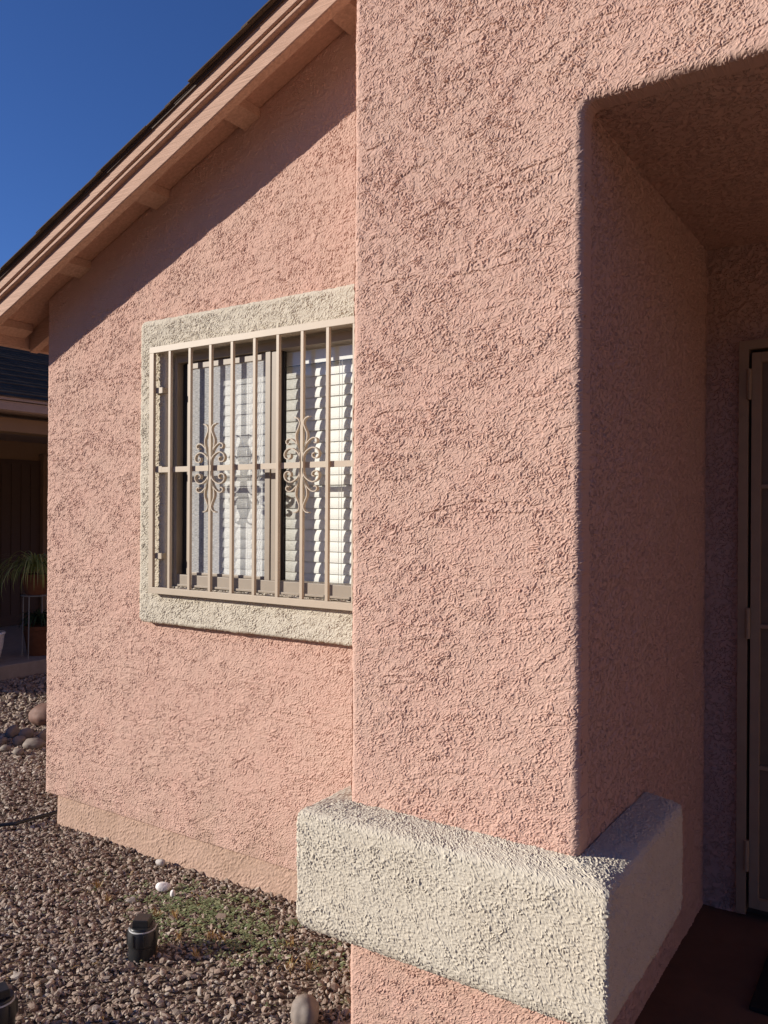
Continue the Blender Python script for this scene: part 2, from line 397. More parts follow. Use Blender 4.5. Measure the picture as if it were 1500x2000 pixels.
# footing
panel('foundation', FOOT, house, -3.50, XL+.02, -.10, .14, .008, D+.016, D+.12, lambda a, z: a+3.494, r=.02, seed=9, amp=.8, edge_wob=.004)
MB().box(-3.555, -3.35, D+.014, 8.5, .13, 2.53).build('side_wall', PINK, house)
MB().box(-3.494, -3.36, D+.11, 8.45, -.1, .128).build('side_foundation', FOOT, house)
MB().box(-3.55, 3.0, 8.5, 8.7, -.1, 3.9).build('rear_wall', PINK, house)

# entry pier and header
def d_entry(a, z):
    u = XR-a; v = z-ZH; rf = .035
    cu, cv = u+rf, v+rf
    do = np.hypot(np.maximum(cu, 0), np.maximum(cv, 0)) + np.minimum(np.maximum(cu, cv), 0) - rf
    return np.minimum(a-XL, do)
panel('entry_wall', PINK, house, XL-.006, -.16, -.06, 3.06, .0023, Y0, Y0+.06, d_entry, r=.02, seed=5, edge_wob=.0035)
panel('entry_wall_top', PINK, house, XL-.01, 3.40, 3.055, 3.70, .012, Y0+.001, Y0+.03, lambda a, z: a-XL, r=.02, seed=5)
panel('entry_header', PINK, house, -.165, 3.40, ZH, 3.10, .012, Y0+.001, Y0+.03, lambda a, z: z-ZH, r=.02, seed=5)
MB().box(2.95, 3.39, Y0+.004, YB+.02, -.05, ZH+.01).build('unseen_side_pier', PINK, house, bevel=.012)  # unseen right end of the entry, added and spaced for its warm bounce
MB().box(3.385, 3.40, Y0+.01, YB, ZH+.003, 3.69).build('porch_side_beam', PINK, house)
panel('entry_pier_side', PINK, house, Y0+.012, D+.03, -.06, 3.70, .011, XL, XL, None, axis='x', sign=-1, seed=11)
panel('entry_side_wall', PINK_LACE, house, Y0+.021, YB+.02, -.02, ZH+.02, .0065, XR-.0045, XR, None, axis='x', sign=1, seed=13)
panel('entry_ceiling', PINK_LACE, house, XR-.02, 3.40, Y0+.021, YB+.02, .012, ZH+.0045, ZH, None, axis='z', sign=-1, seed=15)
panel('entry_back_wall', PINK_LACE, house, XR-.02, 2.98, -.02, ZH+.02, .0125, YB, YB, lambda a, z: -rrect(-.545, .36, -.5, 2.10, .004)(a, z), r=.008, seed=17)
MB().box(XL+.02, 3.38, Y0+.03, D+.9, 3.66, 3.69).build('entry_wall_cap', CREAM, house)

# cream band round the foot of the pier: one section swept round three sides
def band():
    g = .0032
    sec = []
    key = [(0, .676), (.06, .668), (.094, .660), (.104, .650), (.107, .628), (.107, .50), (.107, .385), (.105, .360), (.096, .338), (.078, .326), (0, .300)]
    key = spline(key, 10)
    P = np.array(key); L = np.concatenate([[0], np.cumsum(np.hypot(*np.diff(P, axis=0).T))])
    t = np.arange(0, L[-1], g); so_, sz = np.interp(t, L, P[:, 0]), np.interp(t, L, P[:, 1])
    YE, fr = 2.50, .010
    dense = lambda n: np.linspace(0, 1, n)
    segs = []                                    # (kind, param)
    nl, nf, ns, nc = int((2.40-Y0+.1)/(.008)), int((XR-XL+.2)/g), int((YE-Y0+.1)/.004), 9
    rows = []
    for o in so_:
        r = min(fr, o*.6+.001); x0, x1, y = XL-o, XR+o, Y0-o
        a = np.stack([np.full(nl, x0), 2.40+(y+r-2.40)*np.linspace(0, 1, nl)], -1)
        th = np.linspace(math.pi, 1.5*math.pi, nc)[1:-1]; b = np.stack([x0+r+r*np.cos(th), y+r+r*np.sin(th)], -1)
        c = np.stack([x0+r+(x1-x0-2*r)*np.linspace(0, 1, nf), np.full(nf, y)], -1)
        th = np.linspace(1.5*math.pi, 2*math.pi, nc)[1:-1]; d_ = np.stack([x1-r+r*np.cos(th), y+r+r*np.sin(th)], -1)
        e = np.stack([np.full(ns, x1), y+r+(YE-y-r)*np.linspace(0, 1, ns)], -1)
        rows.append(np.concatenate([a, b, c, d_, e]))
    XY = np.array(rows)                          # (sec, path, 2)
    Z = np.repeat(sz[:, None], XY.shape[1], 1); X, Y = XY[..., 0], XY[..., 1]
    O = np.repeat(so_[:, None], XY.shape[1], 1)
    # rounded far end on the entry side
    side = np.zeros(XY.shape[1], bool); side[-ns:] = True
    q = np.clip((Y-(YE-.06))/.06, 0, 1)*side; s = 1-np.sqrt(np.maximum(1-q*q, 0))
    zc = .49; Z = zc+(Z-zc)*(1-.33*s); X = np.where(side & (q > 0), XR+(X-XR)*(1-.55*s), X)
    # displacement along surface normal
    dx = lambda M: np.gradient(M, axis=1); dz = lambda M: np.gradient(M, axis=0)
    T1 = np.stack([dx(X), dx(Y), dx(Z)], -1); T2 = np.stack([dz(X), dz(Y), dz(Z)], -1)
    N = np.cross(T2, T1); N /= np.maximum(np.linalg.norm(N, axis=-1, keepdims=True), 1e-9)
    out = np.stack([np.where(X < XL, -1, np.where(X > XR, 1, 0)), np.where(Y < Y0, -1, 0), Z-.49], -1)
    if (N*out).sum(-1).mean() < 0: N = -N
    pl = np.concatenate([[0], np.cumsum(np.hypot(np.diff(X[40]), np.diff(Y[40])))])
    A = np.repeat(pl[None], len(so_), 0); B = np.repeat(t[:, None], XY.shape[1], 1)
    h = stucco_h(A, B, 23, 1.0, .5) + .0025*pn(A/.20, B/.14, 29)
    # lumpy arrises where the band turns the corner
    X = X+N[..., 0]*h; Y = Y+N[..., 1]*h; Z = Z+N[..., 2]*h
    V = np.stack([X, Y, Z], -1).reshape(-1, 3); m, n = X.shape; I = np.arange(m*n).reshape(m, n)
    q = np.stack([I[:-1, :-1], I[:-1, 1:], I[1:, 1:], I[1:, :-1]], -1).reshape(-1, 4)
    # cap of the far end
    cap = [(X[:, -1].mean(), YE, zc)]
    V = np.concatenate([V, np.array([[XR+.02, YE-.002, zc]])]); ci = len(V)-1
    tri = np.stack([I[:-1, -1], np.full(m-1, ci), I[1:, -1], I[1:, -1]], -1)
    o = np_mesh('pier_band', V, q, CREAM, house, smooth=False)
    np_mesh('band_end', V, tri[:, :3], CREAM, o)
band()

# window trim: rounded picture frame standing 45 mm proud
trim_out = rrect(-2.835, -1.447, 1.020, 2.314, .028); trim_in = rrect(-2.668, -1.600, 1.176, 2.166, .012)
def d_trim(a, z): return np.minimum(trim_out(a, z), -trim_in(a, z))
panel('window_trim', CREAM, house, -2.842, -1.44, 1.012, 2.322, .0032, D-.045, D+.02, d_trim, r=.016, seed=31, edge_wob=.004)
# sloped stucco sill inside the opening
panel('window_sill', CREAM, house, -2.675, -1.595, D-.040, D+.02, .004, 1.176, 1.176, None, axis='z', sign=1, seed=37, amp=1.6)
# reveal boards between trim and frame
MB().box(-2.70, -1.57, D+.0, D+.09, 2.155, 2.21).build('window_head', CREAM, house)
MB().box(-2.70, -2.655, D+.0, D+.09, 1.15, 2.155).build('window_jamb', CREAM, house)
MB().box(-1.613, -1.57, D+.0, D+.09, 1.15, 2.155).build('window_jamb', CREAM, house)

# the window: aluminium slider
FX0, FX1, FZ0, FZ1, FY = -2.655, -1.613, 1.182, 2.155, D-.010
win = MB().box(FX0, FX0+.018, FY-.002, FY+.075, FZ0, FZ1).box(FX1-.03, FX1, FY-.002, FY+.075, FZ0, FZ1).box(FX0+.018, FX1-.03, FY-.002, FY+.075, FZ1-.032, FZ1).box(FX0+.018, FX1-.03, FY, FY+.075, FZ0, FZ0+.050).build('window', FRAME, house, bevel=.0015)
MB().box(FX0+.02, FX1-.032, FY-.006, FY-.0005, FZ0+.001, FZ0+.010).build('bottom_track', FRAME, win, bevel=.001)
MB().box(-2.592, -2.572, FY+.012, FY+.036, FZ0+.051, FZ1-.034).build('sash_stile', FRAME, win, bevel=.002)
MB().box(-2.150, -2.124, FY+.004, FY+.036, FZ0+.050, FZ1-.034).build('sash_stile', FRAME, win, bevel=.002)
MB().box(-2.1225, -2.088, FY+.008, FY+.05, FZ0+.050, FZ1-.034).build('mullion', FRAME, win, bevel=.002)
MB().box(-2.571, -2.151, FY+.012, FY+.036, FZ1-.062, FZ1-.036).build('sash_rail', FRAME, win, bevel=.002)
MB().box(-2.571, -2.151, FY+.012, FY+.036, FZ0+.0505, FZ0+.062).build('sash_rail', FRAME, win, bevel=.002)
MB().box(FX0+.02, -2.594, FY+.03, FY+.04, FZ0+.051, FZ1-.034).build('gasket', GASKET, win)
MB().box(-2.087, -2.079, FY+.03, FY+.048, FZ0+.052, FZ1-.034).build('gasket', GASKET, win)
MB().box(-2.571, -2.151, FY+.030, FY+.033, FZ0+.062, FZ1-.062).build('pane', GLASS, win)
MB().box(-2.079, FX1-.03, FY+.040, FY+.043, FZ0+.050, FZ1-.032).build('pane', GLASS, win)
me = MB(); me.add([(-2.571, FY+.017, FZ0+.062), (-2.151, FY+.017, FZ0+.062), (-2.151, FY+.017, FZ1-.062), (-2.571, FY+.017, FZ1-.062)], [(0, 1, 2, 3)])
me.build('insect_screen', SCREEN, win)
# room behind
rm = MB()
for b in [(-3.34, -3.30, D+.09, D+3, 0, 2.5), (-1.0, -.96, D+.09, D+3, 0, 2.5), (-3.34, -.96, D+3, D+3.04, 0, 2.5), (-3.34, -.96, D+.09, D+3, 2.5, 2.54), (-3.34, -.96, D+.09, D+3, .0, .04),
          (-3.34, -2.66, D+.10, D+.13, 0, 2.5), (-1.60, -.96, D+.10, D+.13, 0, 2.5), (-2.66, -1.60, D+.10, D+.13, 0, 1.17), (-2.66, -1.60, D+.10, D+.13, 2.16, 2.5)]:
    rm.box(*b)
rm.build('room_wall', DARKROOM, house)

# white slatted blind hanging inside
bl = thing('window_blind', (-2.1, D+.12, 1.2), 'white horizontal slat blind behind the barred window', 'blind')
BY = D+.092; BX0, BX1 = -2.535, -1.625
slat_me = None; tilt = R_(79)
z = 2.05
MB().box(BX0, BX1, BY-.025, BY+.025, 2.095, 2.145).build('headrail', WHITE, bl, bevel=.002)
MB().box(BX0, BX1, BY-.032, BY-.027, 2.07, 2.15).build('valance', WHITE, bl, bevel=.002)
sw = .025
while z > 1.215:
    if slat_me is None:
        m = MB(); n = 6
        vs = []; c_, s_ = math.cos(tilt), math.sin(tilt)
        for i in range(n+1):
            u = -sw + 2*sw*i/n; cam_ = .003*(1-(u/sw)**2)
            for th in (-.0012, .0012):
                # tilted so that the room-side edge is up: outer face looks up a little
                yy = u*c_ - (cam_+th)*s_; zz = u*s_ + (cam_+th)*c_
                vs.append((BX0, BY+yy, zz)); vs.append((BX1, BY+yy, zz))
        fs = []
        for i in range(n):
            k = i*4; fs += [(k, k+1, k+5, k+4), (k+2, k+6, k+7, k+3), (k, k+4, k+6, k+2), (k+1, k+3, k+7, k+5)]
        fs += [(0, 2, 3, 1), (n*4, n*4+1, n*4+3, n*4+2)]
        m.add(vs, fs); o = m.build('slat', WHITE, bl); slat_me = o.data; o.location.z = z
    else:
        o2 = bpy.data.objects.new('slat', slat_me); o2.location = (random.uniform(-.002, .002), 0, z); o2.rotation_euler = (0, random.uniform(-.0015, .0015), 0); link(o2, bl)
    z -= .0425
MB().box(BX0, BX1, BY-.02, BY+.02, 1.19, 1.208).build('bottom_rail', WHITE, bl, bevel=.003)
for x in (-2.30, -1.84):
    MB().tube([(x, BY-.031, 2.08), (x, BY-.031, 1.21)], .0011, 5).build('ladder_cord', WHITE, bl)
    MB().tube([(x+.012, BY-.030, 2.08), (x+.012, BY-.030, 1.21)], .0011, 5).build('ladder_cord', WHITE, bl)

# roof: deck, boards, lookouts, shingles
deck = MB().slope(-3.86, .9, ROOF_C, ROOF_C+.035, D-.20, 9.0, K).build('roof', SOFF, house)
MB().hexa([(.9,D-.20,ROOF_C+K*.9),(5.6,D-.20,ROOF_C+K*.9-K*4.7),(5.6,9,ROOF_C+K*.9-K*4.7),(.9,9,ROOF_C+K*.9),(.9,D-.20,ROOF_C+.035+K*.9),(5.6,D-.20,ROOF_C+.035+K*.9-K*4.7),(5.6,9,ROOF_C+.035+K*.9-K*4.7),(.9,9,ROOF_C+.035+K*.9)]).build('roof_slope', SHING, house)
def long_board(name, x0, x1, c0, c1, y0, y1, mat, wob, seed):
    """board with slightly wandering, worn edges: rings along the slope"""
    n = 160; xs = np.linspace(x0, x1, n); vs = []; fs = []
    for i, x in enumerate(xs):
        w = [wob*(float(pn(x/.22, q*3.3+.5, seed))+.5*float(pn(x/.05, q*2.7+.5, seed+1))) for q in range(4)]
        ch = .004
        ring = [(y0+ch, c0+w[0]), (y1, c0+w[1]), (y1, c1+w[2]), (y0+ch, c1+w[3]), (y0, c1-ch+w[3]), (y0, c0+ch+w[0])]
        vs += [(x, y, c+K*x) for y, c in ring]
    k = 6
    for i in range(n-1):
        for j in range(k): fs.append((i*k+j, i*k+(j+1) % k, (i+1)*k+(j+1) % k, (i+1)*k+j))
    fs.append(tuple(range(k))); fs.append(tuple((n-1)*k+j for j in range(k))[::-1])
    return MB().add(vs, fs).build(name, mat, house, smooth=False)
long_board('barge_board', -3.875, .92, 3.902, 3.9985, D-.215, D-.175, BOARD, .004, 51)
long_board('trim_strip', -3.88, .92, 3.977, 3.9965, D-.234, D-.2152, BOARD, .003, 53)
long_board('trim_board', -3.885, .92, 4.0015, 4.052, D-.240, D-.2155, BOARD, .0012, 55)
MB().slope(-3.90, .92, 4.0545, 4.0600, D-.250, D-.10, K).build('drip_edge', DRIP, house)
MB().slope(-3.90, .92, 4.0455, 4.0540, D-.2475, D-.2415, K).build('drip_lip', DRIP, house)
for i, x in enumerate((-3.795, -3.270, -2.745, -2.232, -1.715, -1.19, -.665)):
    MB().slope(x-.040, x+.040, 3.962, 3.9985, D-.174, D+.05, K).build('lookout', BOARD, house, bevel=.002)
# eave on the left side: sub-fascia and rafter tails
MB().box(-3.862, -3.822, D-.17, 8.9, 2.318, 2.402).build('eave_fascia', BOARD, house, bevel=.002)
for i in range(9):
    y = D+.075+.61*i
    MB().slope(-3.82, -3.53, 3.895, 3.9985, y, y+.042, K).build('rafter_tail', BOARD, house, bevel=.002)
# shingles along the rake edge
for i in range(34):
    x = -3.93+.135*i; x1 = x+.30
    if x1 > 1.0: break
    jit = random.uniform(-.006, .006); c0 = 4.0605
    m = MB(); lift = .006
    w0 = random.uniform(.28, .34)
    yA = D-.262+jit
    m.hexa([(x,yA,c0+lift+K*x),(x1,yA,c0+.001+K*x1),(x1,yA+w0,c0+.001+K*x1),(x,yA+w0,c0+lift+K*x),
            (x,yA,c0+lift+.0045+K*x),(x1,yA,c0+.005+K*x1),(x1,yA+w0,c0+.005+K*x1),(x,yA+w0,c0+lift+.0045+K*x)])
    m.build('shingle', SHING, deck)
for i in range(12):
    MB().slope(-3.93+.4*i, -3.93+.4*i+.41, 4.0605+.0004*(i % 2), 4.066, D-.0, 9.0, K).build('shingle_course', SHING, deck)
# entry porch floor
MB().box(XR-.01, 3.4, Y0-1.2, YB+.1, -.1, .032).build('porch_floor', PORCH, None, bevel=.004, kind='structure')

# ------------------------------------------------------------------ window grille
GY_ = D-.080
gr = thing('window_grille', (-2.142, GY_, 1.153), 'tan steel security grille with scroll ornaments over the window', 'window grille')
GX0, GX1, GZ0, GZ1 = -2.733, -1.551, 1.153, 2.187
MB().box(GX0, GX1, GY_, GY_+.020, GZ1-.026, GZ1).build('rail', TAN, gr, bevel=.001)
MB().box(GX0, GX1, GY_, GY_+.020, GZ0, GZ0+.026).build('rail', TAN, gr, bevel=.001)
MB().box(GX0, GX0+.026, GY_, GY_+.014, GZ0+.0262, GZ1-.0262).build('side_rail', TAN, gr, bevel=.001)
MB().box(GX1-.026, GX1, GY_, GY_+.014, GZ0+.0262, GZ1-.0262).build('side_rail', TAN, gr, bevel=.001)
MB().box(GX0+.0262, GX1-.0262, GY_+.0145, GY_+.0195, 1.660, 1.682).build('middle_rail', TAN, gr, bevel=.0008)
BX = [-2.142+.1172*(i-4) for i in range(9)]
m = MB().box(-.0065, .0065, GY_+.001, GY_+.0142, GZ0+.0262, GZ1-.0262); b0 = m.build('bar', TAN, gr, bevel=.0008); b0.location.x = BX[0]
for x in BX[1:]:
    o = bpy.data.objects.new('bar', b0.data); o.location.x = x; link(o, gr)
OA = spline([(.036,.175),(.024,.173),(.013,.165),(.009,.151),(.016,.134),(.026,.1135),(.0255,.093),(.018,.072),(.010,.052),(.0072,.03),(.0070,0)], 5)
OB = spline([(.0095,.046),(.014,.060),(.021,.074),(.036,.089),(.0536,.0975),(.068,.094),(.0725,.085),(.066,.0775),(.058,.080)], 5)
OC = spline([(.0075,.012),(.010,.034),(.0245,.0516),(.0505,.0625),(.073,.055),(.0815,.040),(.076,.027),(.062,.0235),(.051,.030),(.052,.040),(.060,.042)], 5)
orn = None
for bi in (2, 6):
    m = MB()
    for sx in (-1, 1):
        for sz in (-1, 1):
            for st in (OA, OB, OC):
                m.ribbon([(BX[bi]+sx*p[0], 1.671+sz*p[1]) for p in st], GY_-.001, GY_+.0135, .0040)
    m.build('scroll_ornament', TAN, gr)
for zz in (2.005, 1.675, 1.31):
    MB().box(GX0+.010, GX0+.06, GY_+.0142, GY_+.018, zz-.012, zz+.012).box(GX0+.0595, GX0+.064, GY_+.0144, D-.03, zz-.0118, zz+.0118).build('bracket', TAN, gr)
    sc = MB(); sc.tube([(GX0-.008, GY_+.014, zz), (GX0+.002, GY_+.014, zz)], .005, 8); sc.build('screw', STEEL, gr)

# ------------------------------------------------------------------ security door in the entry
dr = thing('security_door', (-.45, YB-.02, .034), 'bronze steel security screen door standing in the dark entry', 'door')
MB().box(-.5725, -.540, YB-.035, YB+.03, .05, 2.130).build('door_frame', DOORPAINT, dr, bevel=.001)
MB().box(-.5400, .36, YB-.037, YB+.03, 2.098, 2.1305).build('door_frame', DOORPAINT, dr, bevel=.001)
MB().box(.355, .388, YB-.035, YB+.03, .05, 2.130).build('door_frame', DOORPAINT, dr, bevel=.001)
MB().box(-.530, -.498, YB-.030, YB, .075, 2.085).build('door_stile', DOORPAINT, dr, bevel=.0015)
MB().box(.317, .349, YB-.030, YB, .075, 2.085).build('door_stile', DOORPAINT, dr, bevel=.0015)
for z0, z1 in ((2.05, 2.085), (.075, .11)):
    MB().box(-.4978, .3168, YB-.030, YB, z0, z1).build('door_rail', DOORPAINT, dr, bevel=.001)
for z0 in (1.600, 1.095, .585):
    MB().box(-.4978, .3168, YB-.026, YB-.012, z0-.007, z0+.007).build('cross_bar', DOORPAINT, dr, bevel=.001)
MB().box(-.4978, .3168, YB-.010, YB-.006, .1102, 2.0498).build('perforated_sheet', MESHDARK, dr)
for zz in (1.97, 1.105, .265):
    hb = MB().lathe((-.5365, YB-.040, zz-.055), [(.0085, 0), (.0085, .036), (.0072, .0365), (.0085, .037), (.0085, .073), (.0072, .0735), (.0085, .074), (.0085, .11)], 12)
    hb.build('hinge', DOORPAINT, dr, smooth=True)
for zz in (1.86, 1.31, .44):
    MB().tube([(-.556, YB-.039, zz), (-.556, YB-.033, zz)], .006, 10).build('screw', DOORPAINT, dr)
MB().box(-.62, 1.0, YB+.032, YB+.06, 0, 2.3).build('inner_door', NDOOR, house)
mt = MB().box(-.43, .30, 2.62, 3.02, .033, .047).build('door_mat', MATM, None, bevel=.004, label='black rubber mat on the shaded entry floor', cat='door mat')

# ------------------------------------------------------------------ gravel
def ico():
    p = (1+5**.5)/2
    v = np.array([(-1,p,0),(1,p,0),(-1,-p,0),(1,-p,0),(0,-1,p),(0,1,p),(0,-1,-p),(0,1,-p),(p,0,-1),(p,0,1),(-p,0,-1),(-p,0,1)], float); v /= np.linalg.norm(v[0])
    f = np.array([(0,11,5),(0,5,1),(0,1,7),(0,7,10),(0,10,11),(1,5,9),(5,11,4),(11,10,2),(10,7,6),(7,1,8),(3,9,4),(3,4,2),(3,2,6),(3,6,8),(3,8,9),(4,9,5),(2,4,11),(6,2,10),(8,6,7),(9,8,1)])
    return v, f
IV, IF = ico()
def pebbles(name, xy, rad, zoff, seed, **kw):
    rs = np.random.RandomState(seed); n = len(xy)
    V = IV[None] * (1 + .75*(rs.rand(n, 12, 1)-.5)) + .16*(rs.rand(n, 12, 3)-.5)
    sc = rad[:, None]*np.stack([.85+.7*rs.rand(n), .60+.40*rs.rand(n), .30+.40*rs.rand(n)], -1)
    V = V*sc[:, None]
    def rot(V, ang, i, j):
        c, s = np.cos(ang)[:, None], np.sin(ang)[:, None]; a, b = V[..., i].copy(), V[..., j].copy()
        V[..., i] = a*c-b*s; V[..., j] = a*s+b*c
    rot(V, rs.normal(0, .45, n), 0, 2); rot(V, rs.normal(0, .45, n), 1, 2); rot(V, rs.rand(n)*6.28, 0, 1)
    V[..., 0] += xy[:, :1]; V[..., 1] += xy[:, 1:]; V[..., 2] += (ground_z(xy[:, 0], xy[:, 1])+zoff)[:, None]
    Fq = (IF[None]+12*np.arange(n)[:, None, None]).reshape(-1, 3)
    return np_mesh(name, V.reshape(-1, 3), Fq, PEB, None, smooth=False, **kw)
def scatter(n, x0, x1, y0, y1, seed):
    rs = np.random.RandomState(seed); xy = np.stack([x0+(x1-x0)*rs.rand(n), y0+(y1-y0)*rs.rand(n)], -1)
    inside = ((xy[:, 0] > -3.50) & (xy[:, 1] > D+.012)) | ((xy[:, 0] > XL-.002) & (xy[:, 1] > Y0-.002)) | ((xy[:, 0] > XR-.03) & (xy[:, 1] > .7))
    # camera-facing wedge only: skip what lies far outside the view
    return xy[~inside], rs
def seen(xy, m=.35):
    u = xy[:, 0]*Rv.x + xy[:, 1]*Rv.y; t = xy[:, 0]*Fv.x + xy[:, 1]*Fv.y
    return (u/t > -.469-m) & (t > 1.9)
parts = []
for (n, x0, x1, y0, y1, ra, rb, zs, sd) in ((17000, -3.75, -1.0, 1.0, 2.44, .004, .0095, .004, 1), (10000, -3.75, -1.0, 1.0, 2.44, .0050, .0125, .009, 2),
                                  (11000, -5.6, -3.5, 1.4, 3.3, .0065, .013, .006, 3), (6000, -7.0, -4.2, 2.6, 4.8, .012, .022, .006, 4), (500, -6.8, -1.3, 1.2, 3.4, .013, .020, .011, 6)):
    xy, rs = scatter(n, x0, x1, y0, y1, sd); k = seen(xy, .22); xy = xy[k]
    rad = ra+(rb-ra)*rs.rand(len(xy))**1.6
    parts.append((xy, rad, zs+.004*rs.rand(len(xy))))
XYp = np.concatenate([p[0] for p in parts]); RAp = np.concatenate([p[1] for p in parts]); ZOp = np.concatenate([p[2] for p in parts])
pebbles('gravel', XYp, RAp, ZOp, 77, kind='stuff', label='brown and pinkish crushed granite gravel covering the yard', cat='gravel')

# ------------------------------------------------------------------ stones
def stone(name, c, r, mat, seed, label, cat='rock', group=None, rz=0, flat=None):
    import bmesh
    bm = bmesh.new(); bmesh.ops.create_icosphere(bm, subdivisions=4, radius=1)
    rs = np.random.RandomState(seed)
    from mathutils import noise as mn
    off = Vector(rs.rand(3)*50)
    for v in bm.verts:
        d = 1 + .18*mn.noise(v.co*1.1+off) + .05*mn.noise(v.co*3+off)
        p = v.co*d; p = Vector((p.x*r[0], p.y*r[1], p.z*r[2])); p.rotate(Matrix.Rotation(rz, 3, 'Z')); v.co = p
    me = bpy.data.meshes.new(name); bm.to_mesh(me); bm.free(); me.polygons.foreach_set('use_smooth', [True]*len(me.polygons))
    o = bpy.data.objects.new(name, me); o.location = c; setm(o, mat); return link(o, None, label, cat, group)
stone('river_stone', (-1.510, 1.878, .030), (.045, .040, .046), ROCK, 14, 'egg-shaped grey-brown river stone standing in gravel beside the pier foot', 'stone')
stone('quartz_stone', (-2.510, 2.226, .012), (.029, .019, .019), QUARTZ, 4, 'white quartz pebble lying on the gravel near the green weeds', 'stone', rz=.6)
stone('quartz_chip', (-2.440, 2.212, .006), (.011, .010, .018), QUARTZ, 5, 'small white chip right beside the white quartz pebble', 'stone')
stone('pale_stone', (-2.700, 2.380, .008), (.024, .015, .014), PALE, 9, 'broken pale stone against the foot of the pink wall', 'stone', rz=.3)
rk = [(-4.715, 3.115, .068, .040, 'long pale grey river rock nearest the house corner'), (-4.845, 3.10, .046, .036, 'round grey river rock left of the long pale one'),
      (-4.79, 3.24, .042, .050, 'upright tan river rock just behind the long pale one'), (-4.95, 3.045, .040, .026, 'small low grey river rock at the left end of the front row'),
      (-5.08, 3.20, .060, .045, 'dark river rock near the picture edge in the second row'), (-4.665, 2.975, .040, .022, 'small flat grey river rock in front of the row'),
      (-4.80, 2.975, .034, .020, 'smallest river rock at the front of the row'), (-4.96, 3.22, .050, .040, 'mid grey river rock in the middle of the second row')]
for i, (x, y, r, h, lab) in enumerate(rk):
    stone('river_rock', (x, y, h*.35), (r, r*.72, h), ROCK, 20+i, lab, 'rock', 'river rocks edging the neighbouring bed', rz=.5+.5*i)
stone('red_rock', (-5.17, 3.52, .05), (.13, .09, .085), ROCKR, 31, 'large reddish rock in the shade behind the river rocks', 'rock', rz=.6)
stone('grey_boulder', (-4.90, 3.60, .035), (.12, .08, .065), ROCK, 33, 'wide flat grey rock in the shade near the house corner', 'rock', rz=.7)

# ------------------------------------------------------------------ drain cleanouts
def cleanout(loc, label, rz, plug=True):
    t = thing('drain_cleanout', loc, label, 'drain cap', 'drain cleanouts in the gravel')
    x, y, z = loc
    MB().lathe((x, y, z-.05), [(.046, 0), (.046, .096), (.0475, .098), (.050, .100), (.050, .142), (.0475, .146), (.0475, .147)], 40).build('body', BLACK, t, smooth=True)
    for i in range(8):
        a = rz+i*math.pi/4; m = MB(); c, s = math.cos(a), math.sin(a)
        p = []
        for zz in (z+.054, z+.094):
            for (rr, tt) in ((.049, -.004), (.0525, -.003), (.0525, .003), (.049, .004)):
                p.append((x+rr*c-tt*s, y+rr*s+tt*c, zz))
        m.hexa(p).build('rib', BLACK, t)
    MB().lathe((x, y, z+.0972), [(.0455, 0), (.0455, .003)], 40).build('thread_ring', GLAZE, t, smooth=True)
    MB().lathe((x, y, z+.1020), [(.043, 0), (.0435, .003), (.041, .007), (.041, .0075)], 40).build('plug', BLACK, t, smooth=True)
    if plug:
        m = MB(); c, s = math.cos(rz+.35), math.sin(rz+.35); p = []
        for zz, w in ((z+.1094, .0275), (z+.133, .0255)):
            for (u, v) in ((-w, -w), (w, -w), (w, w), (-w, w)): p.append((x+u*c-v*s, y+u*s+v*c, zz))
        m.hexa(p).build('square_nut', BLACK, t, bevel=.002)
    return t
cleanout((-2.200, 1.862, -.006), 'black plastic drain cleanout with square plug, standing alone in the gravel', .2)
cleanout((-2.216, 1.355, -.006), 'black drain cleanout cut off by the lower left picture corner', .9)

# hose
hp = [(-4.6, 1.55, .012), (-4.1, 1.86, .016), (-3.70, 2.12, .018), (-3.58, 2.27, .018), (-3.555, 2.45, .018), (-3.54, 2.75, .010)]
sp = []
for i in range(len(hp)-1):
    for t in np.linspace(0, 1, 8, endpoint=False):
        sp.append(tuple(np.array(hp[i])*(1-t)+np.array(hp[i+1])*t))
MB().tube(sp, .009, 8).build('drip_hose', BLACK, None, smooth=True, label='black drip hose lying on gravel at the house corner', cat='hose')

# ------------------------------------------------------------------ weeds
def blades(name, mat, spots, seed, **kw):
    """spots: (x, y, count, spread, length, width, arch)"""
    rs = np.random.RandomState(seed); V = []; Fq = []
    for (x, y, n, sp_, ln, wd, up) in spots:
        for _ in range(n):
            a = rs.rand()*6.283; px = x+rs.normal()*sp_; py = y+rs.normal()*sp_; l = ln*(.6+.8*rs.rand()); el = up*(.6+.6*rs.rand())
            z = float(ground_z(px, py))+.012
            d = np.array([math.cos(a)*math.cos(el), math.sin(a)*math.cos(el), math.sin(el)]); s = np.array([-math.sin(a), math.cos(a), 0])*wd*(.7+.6*rs.rand())
            p = np.array([px, py, z]); k = len(V)
            V += [p-s*.3, p+s*.3, p+d*l*.55+s, p+d*l*.55-s, p+d*l+np.array([0, 0, -.15*l])]
            Fq += [(k, k+1, k+2, k+3), (k+3, k+2, k+4, k+4)]
    me = bpy.data.meshes.new(name); me.from_pydata([tuple(v) for v in V], [], [f if f[2] != f[3] else f[:3] for f in Fq]); me.update()
    o = bpy.data.objects.new(name, me); setm(o, mat); return link(o, None, **kw)
rs = np.random.RandomState(4); sp_g = []
for i in range(260):
    x, y = -2.20+rs.normal()*.23, 2.16+rs.normal()*.09
    if y > 2.38 or x > -1.5: continue
    sp_g.append((x, y, 9, .012, .017, .0048, .5))
for i in range(40):
    x, y = rs.uniform(-3.0, -1.55), rs.uniform(1.8, 2.36); sp_g.append((x, y, 5, .008, .012, .0035, .5))
sp_g += [(-1.44, 2.02, 14, .012, .022, .006, .7)]
